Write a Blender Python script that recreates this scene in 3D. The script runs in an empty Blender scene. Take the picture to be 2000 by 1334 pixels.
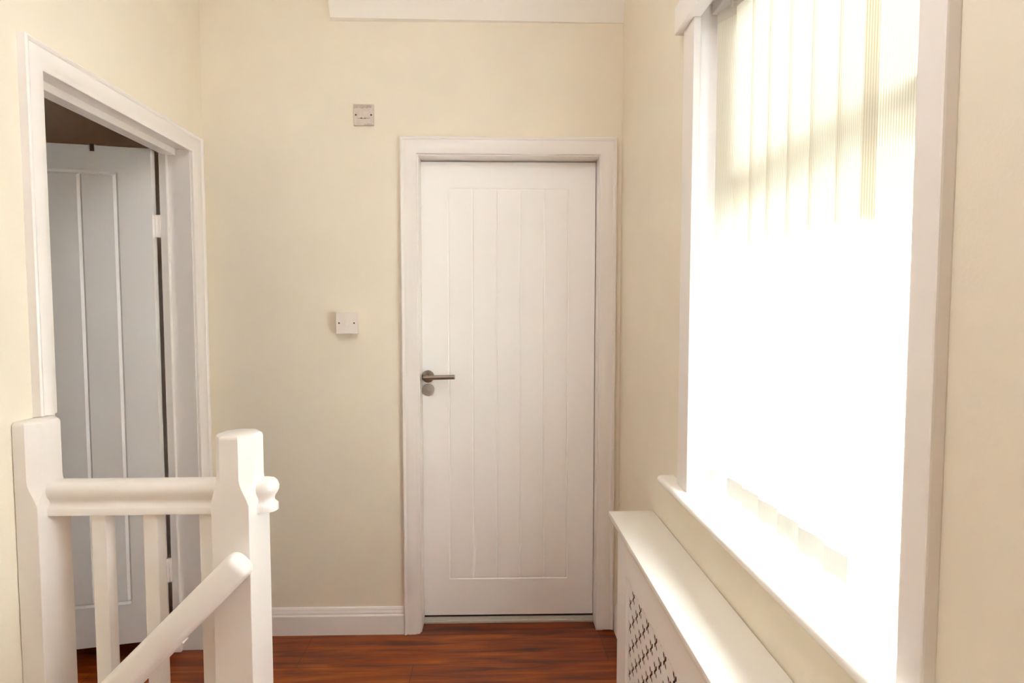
import bpy, bmesh, math, random
from mathutils import Vector, Matrix

random.seed(7)
S = bpy.context.scene
COL = S.collection

# ------------------------------------------------------------------ camera
F_PX, CX, CY = 1100.0, 1000.0, 667.0
EYE = 1.354
PITCH = math.atan(57 / F_PX)
YAW = math.atan(42 / F_PX * math.cos(PITCH))
fwd = Vector((math.sin(YAW) * math.cos(PITCH), math.cos(YAW) * math.cos(PITCH), -math.sin(PITCH)))
rgt = Vector((math.cos(YAW), -math.sin(YAW), 0))
upv = rgt.cross(fwd)
cam = bpy.data.cameras.new('camera')
cam.sensor_width = 36.0
cam.lens = F_PX / 2000 * 36
cam.clip_start = 0.02
cam_o = bpy.data.objects.new('camera', cam)
COL.objects.link(cam_o)
cam_o.matrix_world = Matrix((
    (rgt.x, upv.x, -fwd.x, 0), (rgt.y, upv.y, -fwd.y, 0), (rgt.z, upv.z, -fwd.z, EYE), (0, 0, 0, 1)))
S.camera = cam_o

# ------------------------------------------------------------------ light
w = bpy.data.worlds.new('overcast_sky')
S.world = w
w.use_nodes = True
nt = w.node_tree
bg = nt.nodes['Background']
bg.inputs[0].default_value = (0.97, 1.0, 1.03, 1)
bg.inputs[1].default_value = 3.0


def portal(name, loc, rot, sx, sy):
    l = bpy.data.lights.new(name, 'AREA')
    l.shape = 'RECTANGLE'
    l.size, l.size_y = sx, sy
    l.cycles.is_portal = True
    o = bpy.data.objects.new(name, l)
    COL.objects.link(o)
    o.location = loc
    o.rotation_euler = rot
    return o


def daylight(name, loc, rot, sx, sy, power, col=(1, 1, 1), spread=180):
    l = bpy.data.lights.new(name, 'AREA')
    l.shape = 'RECTANGLE'
    l.size, l.size_y = sx, sy
    l.energy = power
    l.color = col
    l.spread = math.radians(spread)
    o = bpy.data.objects.new(name, l)
    COL.objects.link(o)
    o.location = loc
    o.rotation_euler = rot
    return o


portal('sky_portal', (0.70, 1.08, 1.49), (0, math.radians(90), 0), 1.25, 0.80)
# high sun striking the outside of the window
sun = bpy.data.lights.new('sun', 'SUN')
sun.energy = 160
sun.angle = math.radians(0.6)
sun.color = (0.85, 0.99, 1.25)
suno = bpy.data.objects.new('sun', sun)
COL.objects.link(suno)
SUN_EL, SUN_AZ = math.radians(50), math.radians(6)
sd = Vector((-math.cos(SUN_EL) * math.cos(SUN_AZ), math.cos(SUN_EL) * math.sin(SUN_AZ), -math.sin(SUN_EL)))
suno.rotation_euler = sd.to_track_quat('-Z', 'Y').to_euler()
suno.location = (3, 1, 4)
# added soft fill light above the frame, with no fitting of its own
pl = bpy.data.lights.new('fill_light', 'POINT')
pl.energy = 17.5
pl.color = (0.96, 1.0, 1.10)
pl.shadow_soft_size = 0.22
plo = bpy.data.objects.new('fill_light', pl)
COL.objects.link(plo)
plo.location = (-0.3, 0.5, 2.52)

S.view_settings.view_transform = 'Standard'
S.view_settings.look = 'None'
S.view_settings.gamma = 1.0
S.view_settings.use_curve_mapping = False
S.view_settings.exposure = 0.22
S.cycles.max_bounces = 14
S.cycles.diffuse_bounces = 10
S.cycles.transmission_bounces = 10
S.cycles.transparent_max_bounces = 16
S.cycles.sample_clamp_indirect = 40.0
S.cycles.caustics_reflective = False
S.cycles.use_denoising = True


# ------------------------------------------------------------------ materials
def mat(name, color, rough=0.5, metal=0.0, spec=0.5, noise=0.0, nscale=40, bump=0.0, bscale=200, coat=0.0):
    m = bpy.data.materials.new(name)
    m.use_nodes = True
    n, l = m.node_tree.nodes, m.node_tree.links
    b = n['Principled BSDF']
    b.inputs['Base Color'].default_value = (*color, 1)
    b.inputs['Roughness'].default_value = rough
    b.inputs['Metallic'].default_value = metal
    b.inputs['Specular IOR Level'].default_value = spec
    b.inputs['Coat Weight'].default_value = coat
    tc = n.new('ShaderNodeTexCoord')
    if noise:
        t = n.new('ShaderNodeTexNoise')
        t.inputs['Scale'].default_value = nscale
        t.inputs['Detail'].default_value = 6
        l.new(tc.outputs['Object'], t.inputs['Vector'])
        r = n.new('ShaderNodeValToRGB')
        r.color_ramp.elements[0].position = 0.3
        r.color_ramp.elements[1].position = 0.7
        r.color_ramp.elements[0].color = (*[c * (1 - noise) for c in color], 1)
        r.color_ramp.elements[1].color = (*[min(1, c * (1 + noise * .5)) for c in color], 1)
        l.new(t.outputs['Fac'], r.inputs['Fac'])
        l.new(r.outputs['Color'], b.inputs['Base Color'])
    if bump:
        t = n.new('ShaderNodeTexNoise')
        t.inputs['Scale'].default_value = bscale
        t.inputs['Detail'].default_value = 4
        l.new(tc.outputs['Object'], t.inputs['Vector'])
        u = n.new('ShaderNodeBump')
        u.inputs['Strength'].default_value = bump
        u.inputs['Distance'].default_value = 0.002
        l.new(t.outputs['Fac'], u.inputs['Height'])
        l.new(u.outputs['Normal'], b.inputs['Normal'])
    return m


M_WALL = mat('cream_wall_paint', (0.83, 0.76, 0.635), 0.75, noise=0.02, nscale=6, bump=0.15, bscale=160)
M_CEIL = mat('white_ceiling_paint', (0.87, 0.83, 0.77), 0.85, bump=0.1, bscale=120)
M_TRIM = mat('white_gloss_paint', (0.85, 0.81, 0.78), 0.32, bump=0.10, bscale=45)
M_DOOR = mat('white_satin_paint', (0.94, 0.925, 0.91), 0.45, bump=0.05, bscale=90)
M_SILL = mat('white_sill_paint', (0.88, 0.85, 0.80), 0.22, bump=0.05, bscale=25)
M_ROOM = mat('dim_room_paint', (0.88, 0.78, 0.68), 0.9)
M_PLAST = mat('white_plastic', (0.80, 0.73, 0.67), 0.3)
M_OLDPL = mat('painted_over_plastic', (0.66, 0.58, 0.52), 0.5, noise=0.10, nscale=60)
M_SCREW = mat('dark_screw', (0.05, 0.035, 0.02), 0.5, metal=0.3)
M_METAL = mat('satin_nickel', (0.30, 0.25, 0.21), 0.34, metal=0.9, noise=0.06, nscale=300)
M_HOLE = mat('reddish_cavity_shade', (0.12, 0.05, 0.03), 0.9)  # shade inside the radiator cover, put into the colour
M_UPVC = mat('white_upvc', (0.80, 0.80, 0.79), 0.3)
M_RUBB = mat('brown_hook', (0.10, 0.055, 0.04), 0.6)
M_GAP = mat('gap_shade_dark', (0.035, 0.018, 0.012), 0.8)  # shade of the gap under the closed door, as a dark colour
M_ALU = mat('aluminium_strip', (0.62, 0.59, 0.53), 0.45, metal=0.3)
M_HEAD = mat('grey_headrail', (0.62, 0.58, 0.54), 0.5)


def wood():
    m = bpy.data.materials.new('red_brown_floor_boards')
    m.use_nodes = True
    n, l = m.node_tree.nodes, m.node_tree.links
    b = n['Principled BSDF']
    tc = n.new('ShaderNodeTexCoord')
    br = n.new('ShaderNodeTexBrick')
    br.offset = 0.37
    br.inputs['Color1'].default_value = (0, 0, 0, 1)
    br.inputs['Color2'].default_value = (1, 1, 1, 1)
    br.inputs['Mortar'].default_value = (0.5, 0.5, 0.5, 1)
    br.inputs['Scale'].default_value = 1.0
    br.inputs['Mortar Size'].default_value = 0.0012
    br.inputs['Mortar Smooth'].default_value = 0.2
    br.inputs['Brick Width'].default_value = 1.2
    br.inputs['Row Height'].default_value = 0.2
    mp0 = n.new('ShaderNodeMapping')
    mp0.inputs['Location'].default_value = (0.30, -0.11, 0)
    l.new(tc.outputs['Object'], mp0.inputs['Vector'])
    l.new(mp0.outputs['Vector'], br.inputs['Vector'])
    mp = n.new('ShaderNodeMapping')
    mp.inputs['Scale'].default_value = (1.3, 15, 1)
    l.new(tc.outputs['Object'], mp.inputs['Vector'])
    no = n.new('ShaderNodeTexNoise')
    no.inputs['Scale'].default_value = 2.2
    no.inputs['Detail'].default_value = 8
    no.inputs['Roughness'].default_value = 0.62
    no.inputs['Distortion'].default_value = 0.6
    l.new(mp.outputs['Vector'], no.inputs['Vector'])
    add = n.new('ShaderNodeMix')
    add.data_type = 'FLOAT'
    add.inputs[0].default_value = 0.16
    l.new(no.outputs['Fac'], add.inputs[2])
    l.new(br.outputs['Color'], add.inputs[3])
    r = n.new('ShaderNodeValToRGB')
    e = r.color_ramp.elements
    e[0].position = 0.30
    e[0].color = (0.055, 0.010, 0.003, 1)
    e[1].position = 0.74
    e[1].color = (0.47, 0.112, 0.008, 1)
    e2 = e.new(0.50)
    e2.color = (0.235, 0.044, 0.004, 1)
    l.new(add.outputs[0], r.inputs['Fac'])
    mix = n.new('ShaderNodeMix')
    mix.data_type = 'RGBA'
    mix.inputs[7].default_value = (0.05, 0.014, 0.008, 1)
    l.new(br.outputs['Fac'], mix.inputs[0])
    l.new(r.outputs['Color'], mix.inputs[6])
    l.new(mix.outputs[2], b.inputs['Base Color'])
    b.inputs['Roughness'].default_value = 0.38
    bu = n.new('ShaderNodeBump')
    bu.inputs['Strength'].default_value = 0.12
    bu.inputs['Distance'].default_value = 0.002
    l.new(no.outputs['Fac'], bu.inputs['Height'])
    l.new(bu.outputs['Normal'], b.inputs['Normal'])
    return m


M_WOOD = wood()


def vane_fabric(name, col, thin, stripe=480.0, depth=0.35, trans=0.62):
    """translucent ribbed fabric; thin = share of light that passes straight through the weave"""
    m = bpy.data.materials.new(name)
    m.use_nodes = True
    n, l = m.node_tree.nodes, m.node_tree.links
    n.remove(n['Principled BSDF'])
    out = n['Material Output']
    tc = n.new('ShaderNodeTexCoord')
    wv = n.new('ShaderNodeTexWave')
    wv.wave_type = 'BANDS'
    wv.bands_direction = 'X'
    wv.inputs['Scale'].default_value = stripe / 6.283
    wv.inputs['Distortion'].default_value = 0.0
    l.new(tc.outputs['Object'], wv.inputs['Vector'])
    r = n.new('ShaderNodeValToRGB')
    r.color_ramp.elements[0].position = 0.0
    r.color_ramp.elements[0].color = (*[c * (1 - depth * k) for c, k in zip(col, (0.45, 0.6, 1.0))], 1)
    r.color_ramp.elements[1].position = 0.35
    r.color_ramp.elements[1].color = (*col, 1)
    l.new(wv.outputs['Fac'], r.inputs['Fac'])
    d = n.new('ShaderNodeBsdfDiffuse')
    t = n.new('ShaderNodeBsdfTranslucent')
    tr = n.new('ShaderNodeBsdfTransparent')
    for s in (d, t, tr):
        l.new(r.outputs['Color'], s.inputs['Color'])
    m1 = n.new('ShaderNodeMixShader')
    m1.inputs[0].default_value = trans
    l.new(d.outputs[0], m1.inputs[1])
    l.new(t.outputs[0], m1.inputs[2])
    m2 = n.new('ShaderNodeMixShader')
    m2.inputs[0].default_value = thin
    l.new(m1.outputs[0], m2.inputs[1])
    l.new(tr.outputs[0], m2.inputs[2])
    l.new(m2.outputs[0], out.inputs['Surface'])
    return m


M_VANE = vane_fabric('cream_ribbed_blind_fabric', (0.95, 0.94, 0.895), 0.006, depth=0.42)
M_HEM = vane_fabric('cream_blind_hem', (0.66, 0.64, 0.59), 0.0, depth=0.12, trans=0.015)


def glass():
    m = bpy.data.materials.new('window_glass')
    m.use_nodes = True
    n, l = m.node_tree.nodes, m.node_tree.links
    n.remove(n['Principled BSDF'])
    tr = n.new('ShaderNodeBsdfTransparent')
    tr.inputs['Color'].default_value = (0.97, 0.98, 0.97, 1)
    gl = n.new('ShaderNodeBsdfGlossy')
    gl.inputs['Roughness'].default_value = 0.02
    mx = n.new('ShaderNodeMixShader')
    fr = n.new('ShaderNodeFresnel')
    fr.inputs['IOR'].default_value = 1.45
    ge = n.new('ShaderNodeNewGeometry')
    inv = n.new('ShaderNodeMath')
    inv.operation = 'MULTIPLY_ADD'
    inv.inputs[1].default_value = -1.0
    inv.inputs[2].default_value = 1.0
    l.new(ge.outputs['Backfacing'], inv.inputs[0])
    mu = n.new('ShaderNodeMath')
    mu.operation = 'MULTIPLY'
    l.new(fr.outputs[0], mu.inputs[0])
    l.new(inv.outputs[0], mu.inputs[1])
    l.new(mu.outputs[0], mx.inputs[0])
    l.new(tr.outputs[0], mx.inputs[1])
    l.new(gl.outputs[0], mx.inputs[2])
    l.new(mx.outputs[0], n['Material Output'].inputs['Surface'])
    return m


M_GLASS = glass()


# ------------------------------------------------------------------ mesh helpers
class MB:
    def __init__(self, origin=(0, 0, 0)):
        self.bm = bmesh.new()
        self.o = Vector(origin)

    def box(self, x0, x1, y0, y1, z0, z1, bev=0.0, seg=2):
        vs = []
        b = bmesh.new()
        m = Matrix.Translation(((x0 + x1) / 2, (y0 + y1) / 2, (z0 + z1) / 2)) @ Matrix.Diagonal(
            (abs(x1 - x0), abs(y1 - y0), abs(z1 - z0), 1))
        bmesh.ops.create_cube(b, size=1, matrix=m)
        if bev:
            bmesh.ops.bevel(b, geom=b.edges[:], offset=bev, segments=seg, affect='EDGES', profile=0.6)
        self.join(b)
        return self

    def join(self, b, M=None):
        mp = {}
        for v in b.verts:
            mp[v] = self.bm.verts.new(M @ v.co if M else v.co)
        for f in b.faces:
            try:
                nf = self.bm.faces.new([mp[v] for v in f.verts])
                nf.smooth = f.smooth
            except ValueError:
                pass
        b.free()

    def loft(self, rings, cap=True, closed=True, smooth=False):
        R = [[self.bm.verts.new(p) for p in r] for r in rings]
        n = len(R[0])
        for a, b in zip(R, R[1:]):
            for i in range(n if closed else n - 1):
                j = (i + 1) % n
                f = self.bm.faces.new([a[i], a[j], b[j], b[i]])
                f.smooth = smooth
        if cap and closed:
            self.bm.faces.new(list(reversed(R[0])))
            self.bm.faces.new(R[-1])
        return self

    def prism(self, pts, axis, a, b, smooth=False):
        """extrude a closed 2-D outline; axis 'x': pts=(y,z), 'y': pts=(x,z), 'z': pts=(x,y)"""
        def P(p, t):
            if axis == 'x':
                return (t, p[0], p[1])
            if axis == 'y':
                return (p[0], t, p[1])
            return (p[0], p[1], t)
        return self.loft([[P(p, a) for p in pts], [P(p, b) for p in pts]], smooth=smooth)

    def cyl(self, c, axis, r, h, n=32, r2=None, bev=0.0):
        """cylinder starting at c, along axis vector, height h"""
        ax = Vector(axis).normalized()
        u = ax.orthogonal().normalized()
        v = ax.cross(u)
        c = Vector(c)
        prof = [(r, 0), (r if r2 is None else r2, h)]
        if bev:
            prof = [(r, 0), (r, h - bev), (r - bev * .3, h - bev * .3), (r - bev, h)]
        rings = [[c + ax * t + (u * math.cos(2 * math.pi * k / n) + v * math.sin(2 * math.pi * k / n)) * rr
                  for k in range(n)] for rr, t in prof]
        return self.loft(rings, smooth=False)

    def build(self, name, m, parent=None, smooth_angle=None):
        bmesh.ops.recalc_face_normals(self.bm, faces=self.bm.faces[:])
        me = bpy.data.meshes.new(name)
        for v in self.bm.verts:
            v.co -= self.o
        self.bm.to_mesh(me)
        self.bm.free()
        me.materials.append(m)
        if smooth_angle is not None:
            for p in me.polygons:
                p.use_smooth = True
            try:
                me.set_sharp_from_angle(angle=math.radians(smooth_angle))
            except Exception:
                pass
        o = bpy.data.objects.new(name, me)
        COL.objects.link(o)
        if parent is not None:
            o.parent = parent
        elif self.o.length:
            o.location = self.o
        return o


def tag(o, label=None, cat=None, group=None, kind=None):
    if label:
        o['label'] = label
    if cat:
        o['category'] = cat
    if group:
        o['group'] = group
    if kind:
        o['kind'] = kind
    return o


def empty(name, loc, rz=0.0):
    e = bpy.data.objects.new(name, None)
    e.empty_display_size = 0.1
    COL.objects.link(e)
    e.location = loc
    e.rotation_euler = (0, 0, rz)
    return e


# the end wall is not quite square to the side walls: its things are built in the wall's own
# frame (x along it, y = 0 on its face, z up) and turned about TH
YW = 2.330
TH = math.atan(-0.016)


def wall_frame(name, ox, oy, oz):
    """an Empty standing at (ox, oy, oz) of the end wall's frame"""
    p = Vector((ox * math.cos(TH) - oy * math.sin(TH), YW + ox * math.sin(TH) + oy * math.cos(TH), oz))
    return empty(name, p, TH)


XL, XR = -1.155, 0.538
HC = 2.78
Y_REAR = -2.20

# ------------------------------------------------------------------ floor
fl = MB()
fl.box(-0.60, XR + 0.02, Y_REAR, 1.45, -0.22, 0)
fl.box(-3.25, XR + 0.02, 1.45, 2.50, -0.22, 0)
fl.box(-3.25, XL - 0.10, 0.40, 1.45, -0.22, 0)
tag(fl.build('floor', M_WOOD), kind='structure')
lf = MB()
lf.box(XL, -0.60, Y_REAR, 1.45, -2.62, -2.50)
tag(lf.build('floor_lower', M_WOOD), kind='structure')

# ------------------------------------------------------------------ walls
# left wall with doorway hole y 1.495..2.27, z 0..2.01
wl = MB()
wl.box(XL - 0.10, XL, Y_REAR, 1.495, -2.55, HC)
wl.box(XL - 0.10, XL, 1.495, 2.27, 2.010, HC)
wl.box(XL - 0.10, XL, 2.27, 2.50, -0.02, HC)
wl.box(XL - 0.10, XL, 1.495, 2.50, -2.55, -0.20)
tag(wl.build('wall_left', M_WALL), kind='structure')

# right wall with window hole
WY0, WY1, WZ0, WZ1 = 0.675, 1.470, 0.852, 2.15
wr = MB()
T = 0.20
wr.box(XR, XR + T, Y_REAR, WY0, -0.02, HC)
wr.box(XR, XR + T, WY1, 2.50, -0.02, HC)
wr.box(XR, XR + T, WY0, WY1, -0.02, WZ0)
wr.box(XR, XR + T, WY0, WY1, WZ1, HC)
tag(wr.build('wall_right', M_WALL), kind='structure')

# end wall with doorway recess
DX0, DX1, DZ1 = -0.318, 0.474, 2.015
root = wall_frame('wall_back', 0, 0, 0)
bwm = MB()
bwm.box(-1.30, DX0, 0, 0.16, -0.02, HC)
bwm.box(DX1, 0.60, 0, 0.16, -0.02, HC)
bwm.box(DX0, DX1, 0, 0.16, DZ1, HC)
ob = bwm.build('wall_surface', M_WALL)
ob.location = root.location
ob.rotation_euler = root.rotation_euler
bpy.data.objects.remove(root)
ob.name = 'wall_back'
tag(ob, kind='structure')
# boxing behind the closed door
wb = MB()
wb.box(-0.5, 0.62, 2.52, 2.56, 0, 2.2)
tag(wb.build('wall_beyond_door', M_ROOM), kind='structure')

# rear wall (behind the camera)
rw = MB()
rw.box(XL - 0.1, XR + 0.2, Y_REAR - 0.15, Y_REAR, -2.55, HC)
tag(rw.build('wall_rear', M_WALL), kind='structure')

ws = MB()                                        # side of the stairwell under the landing
ws.box(-0.60, -0.52, Y_REAR, 1.45, -2.55, -0.20)
ws.box(XL, -0.52, 1.45, 1.55, -2.55, -0.20)
tag(ws.build('wall_stairwell', M_WALL), kind='structure')

# room beyond the left door
rm = MB()
rm.box(-3.30, -3.20, 0.40, 2.60, 0, 2.62)
rm.box(-3.25, XL - 0.10, 0.35, 0.45, 0, 2.62)
rm.box(-3.25, XL - 0.10, 2.42, 2.50, 0, 2.62)
tag(rm.build('wall_side_room', M_ROOM), kind='structure')
rc = MB()
rc.box(-3.25, XL - 0.10, 0.40, 2.50, 2.42, 2.50)
tag(rc.build('ceiling_side_room', M_ROOM), kind='structure')

ce = MB()
ce.box(XL - 0.1, XR + 0.2, Y_REAR - 0.15, 2.50, HC, HC + 0.1)
tag(ce.build('ceiling', M_CEIL), kind='structure')

# sloping white boxing over the door, running up into the ceiling
bk = MB()
x0 = -0.632
sl = []
for yy, zz in ((2.38, 2.508), (2.318, 2.520), (2.195, 2.79), (2.38, 2.79)):
    sl.append((yy, zz))
bk.prism(sl, 'x', x0, XR + 0.01)
tag(bk.build('trim_1', M_CEIL), kind='structure')


# ------------------------------------------------------------------ mouldings
ARCH = [(0.0, 0.0), (0.0, 0.010), (0.004, 0.013), (0.010, 0.013), (0.014, 0.015), (0.022, 0.0175), (0.046, 0.019),
        (0.050, 0.0165), (0.053, 0.0165), (0.056, 0.021), (0.062, 0.023), (0.066, 0.020), (0.067, 0.0)]


def architrave(mb, a0, a1, zt, za, zb, P):
    """profile mitred round an opening; P(a, depth, z) maps to space; za/zb = foot heights of the two legs"""
    rings = [[P(a0 - t, d, za) for t, d in ARCH],
             [P(a0 - t, d, zt + t) for t, d in ARCH],
             [P(a1 + t, d, zt + t) for t, d in ARCH],
             [P(a1 + t, d, zb) for t, d in ARCH]]
    mb.loft(rings)


# ------------------------------------------------------------------ door_1: the closed door in the end wall
root = wall_frame('door_1', 0.075, 0.0, 0.0)
tag(root, 'closed white boarded door at the end of the landing, with a satin metal lever handle', 'door', kind='structure')
OX = Vector((0.075, 0, 0))
m = MB(OX)
architrave(m, -0.298, 0.450, 1.995, 0.0, 0.012, lambda a, d, z: (a, -d, z))
m.build('architrave', M_TRIM, root, 40)
m = MB(OX)
m.box(DX0, -0.293, -0.002, 0.115, 0, DZ1)
m.box(0.447, DX1, -0.002, 0.115, 0, DZ1)
m.box(-0.293, 0.447, -0.002, 0.115, 1.990, DZ1)
m.build('door_lining', M_TRIM, root)
m = MB(OX)
m.box(-0.293, 0.447, 0.072, 0.118, 0.0, 0.021, 0.003)
m.box(-0.293, 0.447, 0.060, 0.074, 0.0, 0.012, 0.003)
m.build('threshold', M_ALU, root)


def boarded_leaf(x0, x1, z0, z1, y0, th, gx, gz0, gz1, origin, name, parent, gw=0.0045, gd=0.003):
    """door leaf with V-grooved boards: front face at y0, boards between gz0 and gz1 with grooves at gx"""
    mb = MB(origin)
    xs = [x0]
    tags = [0]
    for g in gx:
        xs += [g - gw, g, g + gw]
    xs += [x1]
    zs = [z0, gz0 - gw, gz0, gz0 + gw, gz1 - gw, gz1, gz1 + gw, z1]
    V = {}
    for i, x in enumerate(xs):
        for k, z in enumerate(zs):
            d = 0.0
            inx = gx[0] - 1e-6 <= x <= gx[-1] + 1e-6
            inz = gz0 - 1e-6 <= z <= gz1 + 1e-6
            isg = any(abs(x - g) < 1e-6 for g in gx)
            if inx and (abs(z - gz0) < 1e-6 or abs(z - gz1) < 1e-6):
                d = gd
            elif inz and isg:
                d = gd
            V[i, k] = mb.bm.verts.new((x, y0 + d, z))
    for i in range(len(xs) - 1):
        for k in range(len(zs) - 1):
            mb.bm.faces.new([V[i, k], V[i + 1, k], V[i + 1, k + 1], V[i, k + 1]])
    B = [mb.bm.verts.new(p) for p in ((x0, y0 + th, z0), (x1, y0 + th, z0), (x1, y0 + th, z1), (x0, y0 + th, z1))]
    mb.bm.faces.new(B[::-1])
    nx, nz = len(xs) - 1, len(zs) - 1
    mb.bm.faces.new([V[i, 0] for i in range(nx, -1, -1)] + [B[0], B[1]])
    mb.bm.faces.new([V[i, nz] for i in range(nx + 1)] + [B[2], B[3]])
    mb.bm.faces.new([V[0, k] for k in range(nz + 1)] + [B[3], B[0]])
    mb.bm.faces.new([V[nx, k] for k in range(nz, -1, -1)] + [B[1], B[2]])
    return mb.build(name, M_DOOR, parent)


GX = [-0.178, -0.076, 0.025, 0.126, 0.227, 0.328]
leaf = boarded_leaf(-0.2925, 0.444, 0.032, 1.984, 0.074, 0.040, GX, 0.196, 1.872, OX, 'door_leaf', root)
m = MB(OX)
m.box(-0.292, 0.446, 0.080, 0.112, 0.0215, 0.0315)  # dark strip added for the shade in the gap under the leaf
m.build('gap_shade', M_GAP, root)
# handle
hx, hz = -0.268, 1.081
h = MB(OX)
h.cyl((hx, 0.074, hz), (0, -1, 0), 0.0262, 0.009, 40, bev=0.0015)
rose = h.build('handle_rose', M_METAL, root, 30)
h = MB(OX)
h.cyl((hx, 0.066, hz), (0, -1, 0), 0.0095, 0.046, 24)
pts = [Vector((hx - 0.013, 0.019, hz - 0.001)), Vector((hx + 0.118, 0.012, hz + 0.003))]
h.cyl(pts[0], (pts[1] - pts[0]), 0.0095, (pts[1] - pts[0]).length, 24, bev=0.0015)
h.build('lever_handle', M_METAL, root, 30)
h = MB(OX)
h.cyl((hx, 0.074, hz - 0.058), (0, -1, 0), 0.0262, 0.008, 40, bev=0.0015)
M_ROSE = mat('pale_satin_nickel', (0.46, 0.42, 0.39), 0.42, metal=0.7)
kr = h.build('lock_rose', M_ROSE, root, 30)
h = MB(OX)
h.cyl((hx, 0.067, hz - 0.058), (0, -1, 0), 0.013, 0.004, 28, bev=0.001)
h.box(hx - 0.003, hx + 0.008, 0.056, 0.065, hz - 0.0592, hz - 0.0568, 0.0006)
kr2 = h.build('lock_cylinder', M_ROSE, kr, 30)

# ------------------------------------------------------------------ baseboards
SK = [(0.0, 0.0), (0.0165, 0.0), (0.0165, 0.080), (0.014, 0.084), (0.011, 0.085), (0.012, 0.093), (0.009, 0.102),
      (0.0085, 0.106), (0.006, 0.112), (0.0, 0.114)]
root = wall_frame('baseboard_back', -0.75, 0, 0)
m = MB((-0.75, 0, 0))
m.prism([(-t, z) for t, z in SK], 'x', XL - 0.006, -0.366)
o = m.build('skirting_board', M_TRIM)
o.location, o.rotation_euler = root.location, root.rotation_euler
bpy.data.objects.remove(root)
o.name = 'baseboard_back'
tag(o, kind='structure')
m = MB()
m.prism([(XR - t, z) for t, z in SK], 'y', -1.45, 2.322)
tag(m.build('baseboard_right', M_TRIM), kind='structure')

# ------------------------------------------------------------------ door_2: the open door in the left wall
root = empty('door_2', (XL, 1.885, 0))
tag(root, 'open white boarded door swung into the dim room on the left, painted hinges', 'door', kind='structure')
O2 = (XL, 1.885, 0)
A0, A1, AZ = 1.522, 2.246, 1.972
m = MB(O2)
architrave(m, A0, A1, AZ, 1.090, 0.0, lambda a, d, z: (XL + d, a, z))
m.build('architrave', M_TRIM, root, 40)
m = MB(O2)
m.box(XL - 0.105, XL + 0.001, 1.497, A0 + 0.004, 0, 2.008)
m.box(XL - 0.105, XL + 0.001, A1 - 0.004, 2.268, 0, 2.008)
m.box(XL - 0.105, XL + 0.001, A0 + 0.004, A1 - 0.004, AZ - 0.001 + 0.008, 2.008)
m.build('door_lining', M_TRIM, root)
m = MB(O2)
SX = XL - 0.050
m.box(SX - 0.028, SX, A0 + 0.004, A0 + 0.016, 0, 1.979, 0.002)
m.box(XL - 0.108, XL - 0.080, A1 - 0.020, A1 - 0.004, 0, 1.979, 0.003)
m.box(SX - 0.045, SX, A0 + 0.016, A1 - 0.006, 1.955, 1.979, 0.002)
m.build('door_stop', M_TRIM, root)
# leaf, hinged on the far jamb, opened about 100 degrees
hinge = Vector((-1.283, 2.238, 0))
ang = math.radians(10.5)
lf = boarded_leaf(-0.700, 0.0, 0.072, 1.968, -0.040, 0.040,
                  [-0.592, -0.474, -0.356, -0.238, -0.120], 0.236, 1.868, (0, 0, 0), 'door_leaf', root, gw=0.008, gd=0.007)
lf.location = hinge - Vector(O2)
lf.rotation_euler = (0, 0, ang)
for hz0, hz1 in ((1.640, 1.725), (0.290, 0.385)):
    m = MB(O2)
    m.cyl((-1.276, 2.2235, hz0), (0, 0, 1), 0.0065, hz1 - hz0, 16)
    m.box(-1.281, -1.262, 2.221, 2.229, hz0, hz1, 0.001)
    m.box(-1.283, -1.279, 2.203, 2.228, hz0, hz1, 0.001)
    for k in range(1, 4):
        z = hz0 + (hz1 - hz0) * k / 4
        m.cyl((-1.276, 2.2235, z - 0.0008), (0, 0, 1), 0.0072, 0.0016, 16)
    m.build('hinge', M_TRIM, root, 40)

# small over-door hook on the open leaf
hk = empty('over_door_hook', (-1.463, 2.164, 1.97))
hk.rotation_euler = (0, 0, ang)
tag(hk, 'small dark brown hook clipped over the top of the open left door', 'hook')
m = MB()
m.box(-0.007, 0.007, -0.0045, -0.0020, -0.024, 0.002, 0.0005)
m.box(-0.007, 0.007, -0.0045, 0.0430, 0.0, 0.0025, 0.0005)
m.box(-0.007, 0.007, 0.0405, 0.0430, -0.030, 0.0025, 0.0005)
m.build('hook_strap', M_RUBB, hk)

# ------------------------------------------------------------------ window_1
root = empty('window_1', (XR, 1.08, WZ0))
tag(root, 'white framed window in the right wall, blown out by bright daylight', 'window', kind='structure')
OW = (XR, 1.08, WZ0)
FX = XR - 0.018
m = MB(OW)
m.box(FX, XR + 0.001, 0.640, 0.684, 0.874, 2.118, 0.003)
m.box(FX, XR + 0.001, 1.456, 1.535, 0.874, 2.107, 0.003)
m.build('window_casing', M_TRIM, root)
m = MB(OW)
m.box(XR - 0.036, XR + 0.001, 0.600, 1.560, 2.107, 2.180, 0.004)
m.build('head_board', M_TRIM, root)
m = MB(OW)
m.box(XR - 0.002, XR + 0.155, WY0 - 0.008, WY0 + 0.008, 0.874, WZ1)
m.box(XR - 0.002, XR + 0.155, WY1 - 0.008, WY1 + 0.008, 0.874, WZ1)
m.box(XR - 0.002, XR + 0.155, WY0 + 0.008, WY1 - 0.008, WZ1 - 0.010, WZ1 + 0.008)
m.build('window_reveal', M_TRIM, root)
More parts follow.
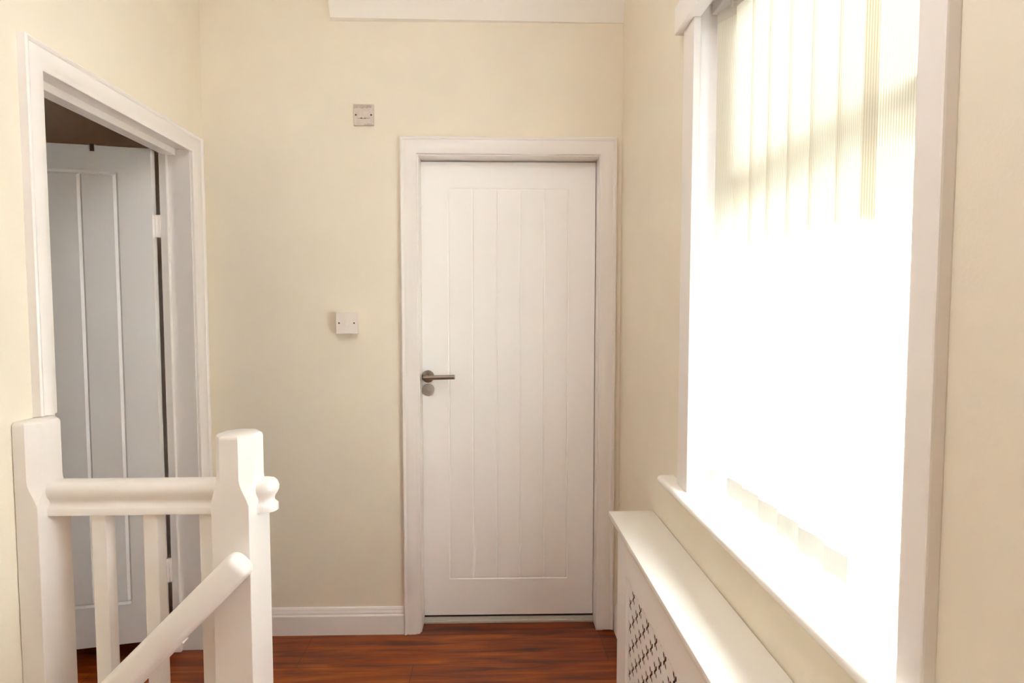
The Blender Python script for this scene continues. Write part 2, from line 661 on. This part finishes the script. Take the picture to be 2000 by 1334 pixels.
# sill with rounded nosing and horns
m = MB(OW)
prof = [(XR + 0.150, 0.874), (XR - 0.036, 0.874), (XR - 0.042, 0.8725), (XR - 0.0465, 0.868), (XR - 0.048, 0.862),
        (XR - 0.0465, 0.856), (XR - 0.042, 0.852), (XR - 0.034, 0.850), (XR - 0.012, 0.849), (XR - 0.006, 0.842),
        (XR + 0.001, 0.840)]
front = [p for p in prof if p[0] <= XR + 0.002] + [(XR + 0.001, 0.874)]
m.prism([p for p in front if True], 'y', 0.575, 1.622, smooth=False)
m.box(XR, XR + 0.150, WY0 + 0.006, WY1 - 0.006, 0.851, 0.874)
m.build('window_sill', M_SILL, root, 50)
# frame, transom, glass
fx0, fx1 = XR + 0.085, XR + 0.145
fr = MB(OW)
a, b_, c, d_ = WY0 + 0.008, WY1 - 0.008, 0.874, WZ1 - 0.010
fr.box(fx0, fx1, a, a + 0.045, c, d_, 0.004)
fr.box(fx0, fx1, b_ - 0.045, b_, c, d_, 0.004)
fr.box(fx0, fx1, a + 0.045, b_ - 0.045, c, c + 0.082, 0.004)
fr.box(fx0, fx1, a + 0.045, b_ - 0.045, d_ - 0.045, d_, 0.004)
fr.box(fx0, fx1, a + 0.045, b_ - 0.045, 1.600, 1.655, 0.004)
fo = fr.build('window_frame', M_UPVC, root)
sa = MB(OW)                                       # opening fanlight sash
sa.box(fx0 - 0.012, fx1 - 0.01, a + 0.040, a + 0.085, 1.650, d_ - 0.04, 0.004)
sa.box(fx0 - 0.012, fx1 - 0.01, b_ - 0.085, b_ - 0.040, 1.650, d_ - 0.04, 0.004)
sa.box(fx0 - 0.012, fx1 - 0.01, a + 0.085, b_ - 0.085, 1.650, 1.695, 0.004)
sa.box(fx0 - 0.012, fx1 - 0.01, a + 0.085, b_ - 0.085, d_ - 0.085, d_ - 0.04, 0.004)
sa.build('fanlight_sash', M_UPVC, root)
for z0, z1, q in ((c + 0.082, 1.600, 0.045), (1.695, d_ - 0.085, 0.085)):
    g = MB(OW)
    g.box(XR + 0.110, XR + 0.114, a + q, b_ - q, z0, z1)
    g.build('glass_pane', M_GLASS, root)

# eaves outside, over the window
m = MB()
m.box(XR + T, 1.03, -0.6, 2.9, 2.20, 2.26)
m.box(1.03, 1.13, -0.6, 2.9, 2.20, 2.30)
tag(m.build('trim_3', M_UPVC), kind='structure')

# ------------------------------------------------------------------ vertical blind
XB = XR + 0.048
root = empty('vertical_blind', (XB, 1.08, 2.13))
tag(root, 'cream vertical blind of overlapping ribbed vanes hanging in the bright window', 'blind')
OB = Vector((XB, 1.08, 2.13))
m = MB(OB)
m.box(XB - 0.020, XB + 0.020, 0.702, 1.458, 2.112, 2.138, 0.002)
m.build('headrail', M_HEAD, root)
vane_top, vane_bot = 2.098, 0.905
centres = [1.383, 1.298, 1.218, 1.138, 1.058, 0.978, 0.898, 0.834]
for i, yc in enumerate(centres):
    tilt = math.radians((-24, -7, -6, -7, -6, -7, -6, -20)[i])
    hw = 0.0445
    v = MB()
    # gently bowed strip: local x along the width, thickness 0.5 mm
    N = 8
    outer = []
    for k in range(N + 1):
        s = -hw + 2 * hw * k / N
        outer.append((s, 0.0022 * (1 - (s / hw) ** 2)))
    ring = outer + [(s, t + 0.0005) for s, t in reversed(outer)]
    v.prism(ring, 'z', vane_bot, vane_top)
    o = v.build('vane', M_VANE, root)
    o.location = (0.010 if i == 7 else 0, yc - OB.y, -OB.z)
    o.rotation_euler = (0, 0, math.radians(-90) - tilt)
    for nm, z0, z1, off in (('top_hanger', vane_top - 0.026, vane_top + 0.001, 0.0010),
                            ('weight_pocket', vane_bot - 0.001, vane_bot + 0.045, 0.0010)):
        hmm = MB()
        ring2 = [(s * 1.004, t - off) for s, t in outer] + [(s * 1.004, t + 0.0005 + off) for s, t in reversed(outer)]
        hmm.prism(ring2, 'z', z0, z1)
        hmm.build(nm, M_HEM, o)
    st = MB()
    st.cyl((0, 0.001, vane_top - 0.006), (0, 0, 1), 0.003, 0.026, 10)
    st.build('carrier_stem', M_HEAD, o)

# ------------------------------------------------------------------ radiator cover
CXO = 0.388
root = empty('radiator_cover', (0.47, 1.2, 0))
tag(root, 'white radiator cover with fretwork front and smooth shelf top under the window', 'radiator cover')
OR = (0.47, 1.2, 0)
CY0, CY1 = 0.30, 1.812
m = MB(OR)
m.box(CXO, XR - 0.0025, CY0, CY1, 0.682, 0.700, 0.003)
m.build('shelf_top', M_SILL, root, 40)
FXF = CXO + 0.020
PT = 0.555       # underside of the frame's top rail
PY1 = 1.652
PY0 = 0.46
m = MB(OR)
m.box(FXF, FXF + 0.018, PY1, CY1 - 0.050, 0.0, 0.682, 0.0015)
m.box(FXF, FXF + 0.018, CY0 + 0.02, PY0, 0.0, 0.682, 0.0015)
m.box(FXF, FXF + 0.018, PY0, PY1, PT, 0.682, 0.0015)
m.box(FXF, FXF + 0.018, PY0, PY1, 0.0, 0.13, 0.0015)
m.build('front_frame', M_DOOR, root)
m = MB(OR)
m.box(FXF + 0.018, XR - 0.018, CY1 - 0.068, CY1 - 0.050, 0.0, 0.682)
m.build('side_panel', M_DOOR, root)
m = MB(OR)
m.box(FXF + 0.018, XR - 0.018, CY0 + 0.02, CY0 + 0.038, 0.0, 0.682)
m.build('side_panel', M_DOOR, root)
# fretwork panel with real openings (a 2-D curve fill with holes)
cu = bpy.data.curves.new('fret', 'CURVE')
cu.dimensions = '2D'
cu.fill_mode = 'BOTH'
cu.extrude = 0.0003


def spline(pts):
    s = cu.splines.new('POLY')
    s.points.add(len(pts) - 1)
    for p, q in zip(s.points, pts):
        p.co = (q[0], q[1], 0, 1)
    s.use_cyclic_u = True


# curve plane: u = distance from the far stile toward the camera, v = height
spline([(0.0, 0.13), (PY1 - PY0, 0.13), (PY1 - PY0, PT), (0.0, PT)])


def cross_hole(cu_, cv, upper=True, lower=True):
    """outline of one X-shaped opening made of four leaf-shaped lobes"""
    lobes = []
    if upper:
        lobes += [(54, 0.0215, 0.0070), (126, 0.0215, 0.0070)]
    if lower:
        lobes += [(233, 0.0185, 0.0064), (307, 0.0185, 0.0064)]
    valley = {54: 90, 126: 180, 233: 270, 307: 360}
    pts = []
    if not upper:
        pts.append((cu_ + 0.003, cv + 0.001))
        pts.append((cu_ - 0.003, cv + 0.001))
    for ang_, L_, W_ in lobes:
        a_ = math.radians(ang_)
        d = Vector((math.cos(a_), math.sin(a_)))
        nr = Vector((-d.y, d.x))
        c_ = Vector((cu_, cv))
        for t, wd in ((0.30, -0.62), (0.50, -0.95), (0.68, -1.0), (0.86, -0.62), (1.0, 0.0), (0.86, 0.62), (0.68, 1.0),
                      (0.50, 0.95), (0.30, 0.62)):
            p = c_ + d * (L_ * t) + nr * (W_ * wd * 0.78)
            pts.append((p.x, p.y))
        va = math.radians(valley[ang_])
        if upper and lower:
            rv = 0.0042 if valley[ang_] in (90, 270) else 0.0034
            pts.append((cu_ + rv * math.cos(va), cv + rv * math.sin(va)))
        elif valley[ang_] == 270:
            pts.append((cu_, cv - 0.0042))
    return pts


row = 0
z = 0.552
nh = 0
while z > 0.150:
    base = PY1 - (1.557 if row % 2 == 0 else 1.594)
    u = base - 0.074 * (1 if row % 2 == 0 else 0)
    while u < PY1 - PY0 - 0.03:
        if u > 0.020:
            up_ok = z + 0.020 < PT - 0.004
            lo_ok = z - 0.018 > 0.135
            if lo_ok:
                spline(cross_hole(u, z, up_ok, True))
            nh += 1
        u += 0.074
    z -= 0.036
    row += 1
tmp = bpy.data.objects.new('fret_tmp', cu)
COL.objects.link(tmp)
dg = bpy.context.evaluated_depsgraph_get()
dg.update()
me = bpy.data.meshes.new_from_object(tmp.evaluated_get(dg), depsgraph=dg)
bpy.data.objects.remove(tmp)
for v in me.vertices:
    x, y, zz = v.co
    v.co = (FXF + 0.009 + zz - OR[0], PY1 - x - OR[1], y - OR[2])
me.materials.clear()
me.materials.append(M_DOOR)
fo = bpy.data.objects.new('fretwork_panel', me)
COL.objects.link(fo)
fo.parent = root
m = MB(OR)
m.box(FXF + 0.0125, FXF + 0.0175, PY0 + 0.001, PY1 - 0.001, 0.132, PT - 0.001)  # dark sheet added behind the holes for the shade of the enclosed inside
m.build('cavity_shade_sheet', M_HOLE, root)

# ------------------------------------------------------------------ light switch (surface box) on the end wall
sx, sy, sz = -0.581, 0.0, 1.3105
root = wall_frame('light_switch', sx, 0, sz)
tag(root, 'white square light switch on the cream wall left of the closed door', 'light switch')
OS = (sx, 0, sz)
m = MB(OS)
m.box(sx - 0.0420, sx + 0.0420, -0.030, 0, sz - 0.0420, sz + 0.0420, 0.002)
m.build('back_box', M_PLAST, root)
m = MB(OS)
m.box(sx - 0.0430, sx + 0.0430, -0.038, -0.030, sz - 0.0430, sz + 0.0430, 0.0018, 3)
m.build('face_plate', M_PLAST, root)
m = MB(OS)
m.prism([(-0.0415, sz - 0.0125), (-0.0385, sz + 0.0125), (-0.0375, sz + 0.0125), (-0.0375, sz - 0.0125)], 'x', sx - 0.0085, sx + 0.0085)
m.build('rocker', M_PLAST, root)
for s in (-1, 1):
    m = MB(OS)
    m.cyl((sx + s * 0.0302, -0.0375, sz), (0, -1, 0), 0.0033, 0.0012, 16)
    m.build('screw', M_SCREW, root)

# ------------------------------------------------------------------ painted-over fused spur plate
sx, sz = -0.508, 2.147
root = wall_frame('fused_outlet_plate', sx, 0, sz)
tag(root, 'old painted-over fused outlet plate with chipped edges, high on the cream wall', 'outlet plate')
OS = (sx, 0, sz)
m = MB(OS)
m.box(sx - 0.0405, sx + 0.0405, -0.0090, 0, sz - 0.0420, sz + 0.0420, 0.0025, 3)
m.build('face_plate', M_OLDPL, root)
m = MB(OS)
m.box(sx - 0.0245, sx + 0.0245, -0.0125, -0.0085, sz - 0.0140, sz + 0.0125, 0.0012)
m.build('fuse_carrier', M_OLDPL, root)
m = MB(OS)
for dx, wd in ((-0.009, 0.0032), (0.006, 0.0018)):
    m.box(sx + dx - wd, sx + dx + wd, -0.0128, -0.0100, sz - 0.0155, sz - 0.0128)
m.build('carrier_slot', M_SCREW, root)
for dx in (-0.0310, 0.0302):
    m = MB(OS)
    m.cyl((sx + dx, -0.0088, sz - 0.0005), (0, -1, 0), 0.0034, 0.0012, 16)
    m.build('screw', M_SCREW, root)
# ragged skin of old paint left along the plate's edges
m = MB(OS)
random.seed(3)


def ragged(x0, x1, za, zb, n, jit):
    top, bot = [], []
    for k in range(n + 1):
        x = x0 + (x1 - x0) * k / n
        top.append((x, za))
        bot.append((x, zb + random.uniform(-jit, jit)))
    ring = top + bot[::-1]
    m.loft([[(p[0], -0.0098, p[1]) for p in ring], [(p[0], -0.0086, p[1]) for p in ring]])


ragged(sx - 0.038, sx + 0.032, sz + 0.040, sz + 0.027, 12, 0.003)
M_FLAKE = mat('bare_old_plate', (0.50, 0.42, 0.37), 0.6, noise=0.2, nscale=90)
m.build('chipped_patch', M_FLAKE, root)
m = MB(OS)
ragged(sx + 0.002, sx + 0.036, sz - 0.041, sz - 0.036, 8, 0.003)
m.build('chipped_patch', M_FLAKE, root)

# ------------------------------------------------------------------ balustrade
root = empty('stair_balustrade', (-0.64, 1.44, 0))
tag(root, 'white painted balustrade with chamfered newel posts and moulded rail at the stairwell', 'balustrade')
OBL = Vector((-0.64, 1.44, 0))


def post_rings(x0, x1, y0, y1, spec, corners=(1, 1, 1, 1), n=1):
    """rings of an eight-sided section; spec = [(z, chamfer, inset)]; corners = which are chamfered:
    front-left, front-right, back-right, back-left"""
    rings = []
    e = 0.0012
    for z, c, ins in spec:
        ci = [max(e, c) if k else e for k in corners]
        xa, xb, ya, yb = x0 + ins, x1 - ins, y0 + ins, y1 - ins
        if corners[0] == 0:
            xa = x0
        rings.append([(xa, ya + ci[0], z), (xa + ci[0], ya, z), (xb - ci[1], ya, z), (xb, ya + ci[1], z),
                      (xb, yb - ci[2], z), (xb - ci[2], yb, z), (xa + ci[3], yb, z), (xa, yb - ci[3], z)])
    return rings


def newel_spec(zb, zt, zc0, zc1, c):
    sp = [(zb, 0, 0), (zc0, 0, 0)]
    for k in range(1, 7):                       # lamb's-tongue stop easing into the chamfer
        t = k / 6
        sp.append((zc0 + (zc1 - zc0) * t, c * (0.5 - 0.5 * math.cos(math.pi * t)), 0))
    sp += [(zt - 0.012, c, 0), (zt - 0.006, c, 0.001), (zt - 0.002, c, 0.004), (zt, c, 0.009)]
    return sp


# newel at the corner of the well, turned a few degrees
m = MB()
W2 = 0.049
m.loft(post_rings(-W2, W2, -W2, W2, newel_spec(-0.45, 1.052, 0.868, 0.945, 0.025)))
npost = m.build('newel_post', M_TRIM, root, 28)
npost.location = Vector((-0.636, 1.437, 0)) - OBL
npost.rotation_euler = (0, 0, math.radians(-7))
tag(npost, 'full newel post with a chamfered top, its right face bright in the window light')
# half newel against the left wall
m = MB(OBL)
m.loft(post_rings(XL + 0.0015, -1.100, 1.388, 1.495, newel_spec(-0.45, 1.088, 0.868, 0.945, 0.024), corners=(0, 1, 1, 0)))
hp = m.build('newel_post', M_TRIM, root, 28)
tag(hp, 'half newel post fixed to the left wall under the door architrave')

# level handrail
RP = [(0.0, 0.932), (0.012, 0.9312), (0.021, 0.928), (0.0275, 0.921), (0.0308, 0.911), (0.0300, 0.901), (0.0255, 0.892),
      (0.0205, 0.885), (0.0190, 0.878), (0.0210, 0.871), (0.0262, 0.8665), (0.0282, 0.864), (0.0282, 0.8485)]
full = [(1.445 - h_, z) for h_, z in RP] + [(1.445 + h_, z) for h_, z in reversed(RP[1:])]
m = MB(OBL)
m.prism(full, 'x', -1.1015, -0.675)
m.prism(full, 'x', -0.600, -0.572)
# rounded return of the rail past the newel: half-turned profile
rings = []
NN = 10
for k in range(NN + 1):
    a = -math.pi / 2 + math.pi * k / NN
    rings.append([(-0.574 + h_ * 0.98 * math.cos(a), 1.445 + h_ * math.sin(a), z) for h_, z in
                  [(0.0005, 0.932)] + RP[1:] + [(0.0005, 0.8485)]])
m.loft(rings, cap=False)
m.build('handrail', M_TRIM, root, 40)

# raking stair rail fixed to the newel's front face, falling to the left
slope = math.atan(0.993)
dirv = Vector((-math.cos(slope), 0, -math.sin(slope)))
nrm = Vector((-math.sin(slope), 0, math.cos(slope)))
prof = []
for k in range(24):
    a = 2 * math.pi * k / 24
    y = 0.030 * math.copysign(abs(math.cos(a)) ** 0.72, math.cos(a))
    t = 0.0345 * math.copysign(abs(math.sin(a)) ** 0.72, math.sin(a))
    prof.append((y, t))
c0 = Vector((-0.607, 1.353, 0.812 - 0.046 - 0.021))
L = 1.0
m = MB(OBL)
endp = c0 - dirv * 0.016
stp = [(0.0, 0.55), (0.004, 0.80), (0.010, 0.95), (0.018, 1.0), (0.72, 1.0)]
rings = []
for t, sc_ in stp:
    c = endp + dirv * t
    rings.append([c + Vector((0, y * sc_, 0)) + nrm * (tt * sc_) for y, tt in prof])
m.loft(rings, smooth=True)
sr = m.build('handrail', M_TRIM, root, 50)
tag(sr, 'raking stair handrail falling to the left from the front of the newel post')
m = MB(OBL)
a = Vector((-0.785, 1.372, 0.812 + (-0.785 + 0.586) * 0.993))
rr = []
for t in (0.02, 0.60):
    c = a + dirv * t - nrm * 0.066
    rr.append([c + Vector((0, -0.012, 0)) + nrm * 0.008, c + Vector((0, 0.012, 0)) + nrm * 0.008,
               c + Vector((0, 0.012, 0)) - nrm * 0.006, c + Vector((0, -0.012, 0)) - nrm * 0.006])
m.loft(rr)
m.build('rail_fillet', M_TRIM, root)

for i, xl in enumerate((-1.003, -0.876, -0.737)):
    m = MB(OBL)
    m.box(xl, xl + 0.036, 1.427, 1.463, 0.0, 0.852, 0.003)
    m.build('baluster', M_TRIM, root)

# ------------------------------------------------------------------ stairs going down under the landing edge
root = empty('staircase', (-0.88, 0.6, -1.2))
OST = (-0.88, 0.6, -1.2)
tag(root, 'steep white painted stair flight dropping into the well below the balustrade', 'stairs')
z = -0.19
y = 1.30
k = 0
while z > -2.4:
    m = MB(OST)
    m.box(XL + 0.004, -0.606, y - 0.26, y, z - 0.028, z, 0.004)
    m.build('stair_tread', M_WOOD, root)
    m = MB(OST)
    m.box(XL + 0.004, -0.606, y - 0.235, y - 0.222, z - 0.19, z - 0.028)
    m.build('stair_riser', M_TRIM, root)
    z -= 0.19
    y -= 0.222
    k += 1
# trim board round the edge of the well
m = MB()
m.box(XL + 0.002, -0.69, 1.425, 1.450, -0.20, 0.0)
m.box(-0.620, -0.600, Y_REAR, 1.385, -0.20, 0.0)
tag(m.build('trim_2', M_TRIM), kind='structure')
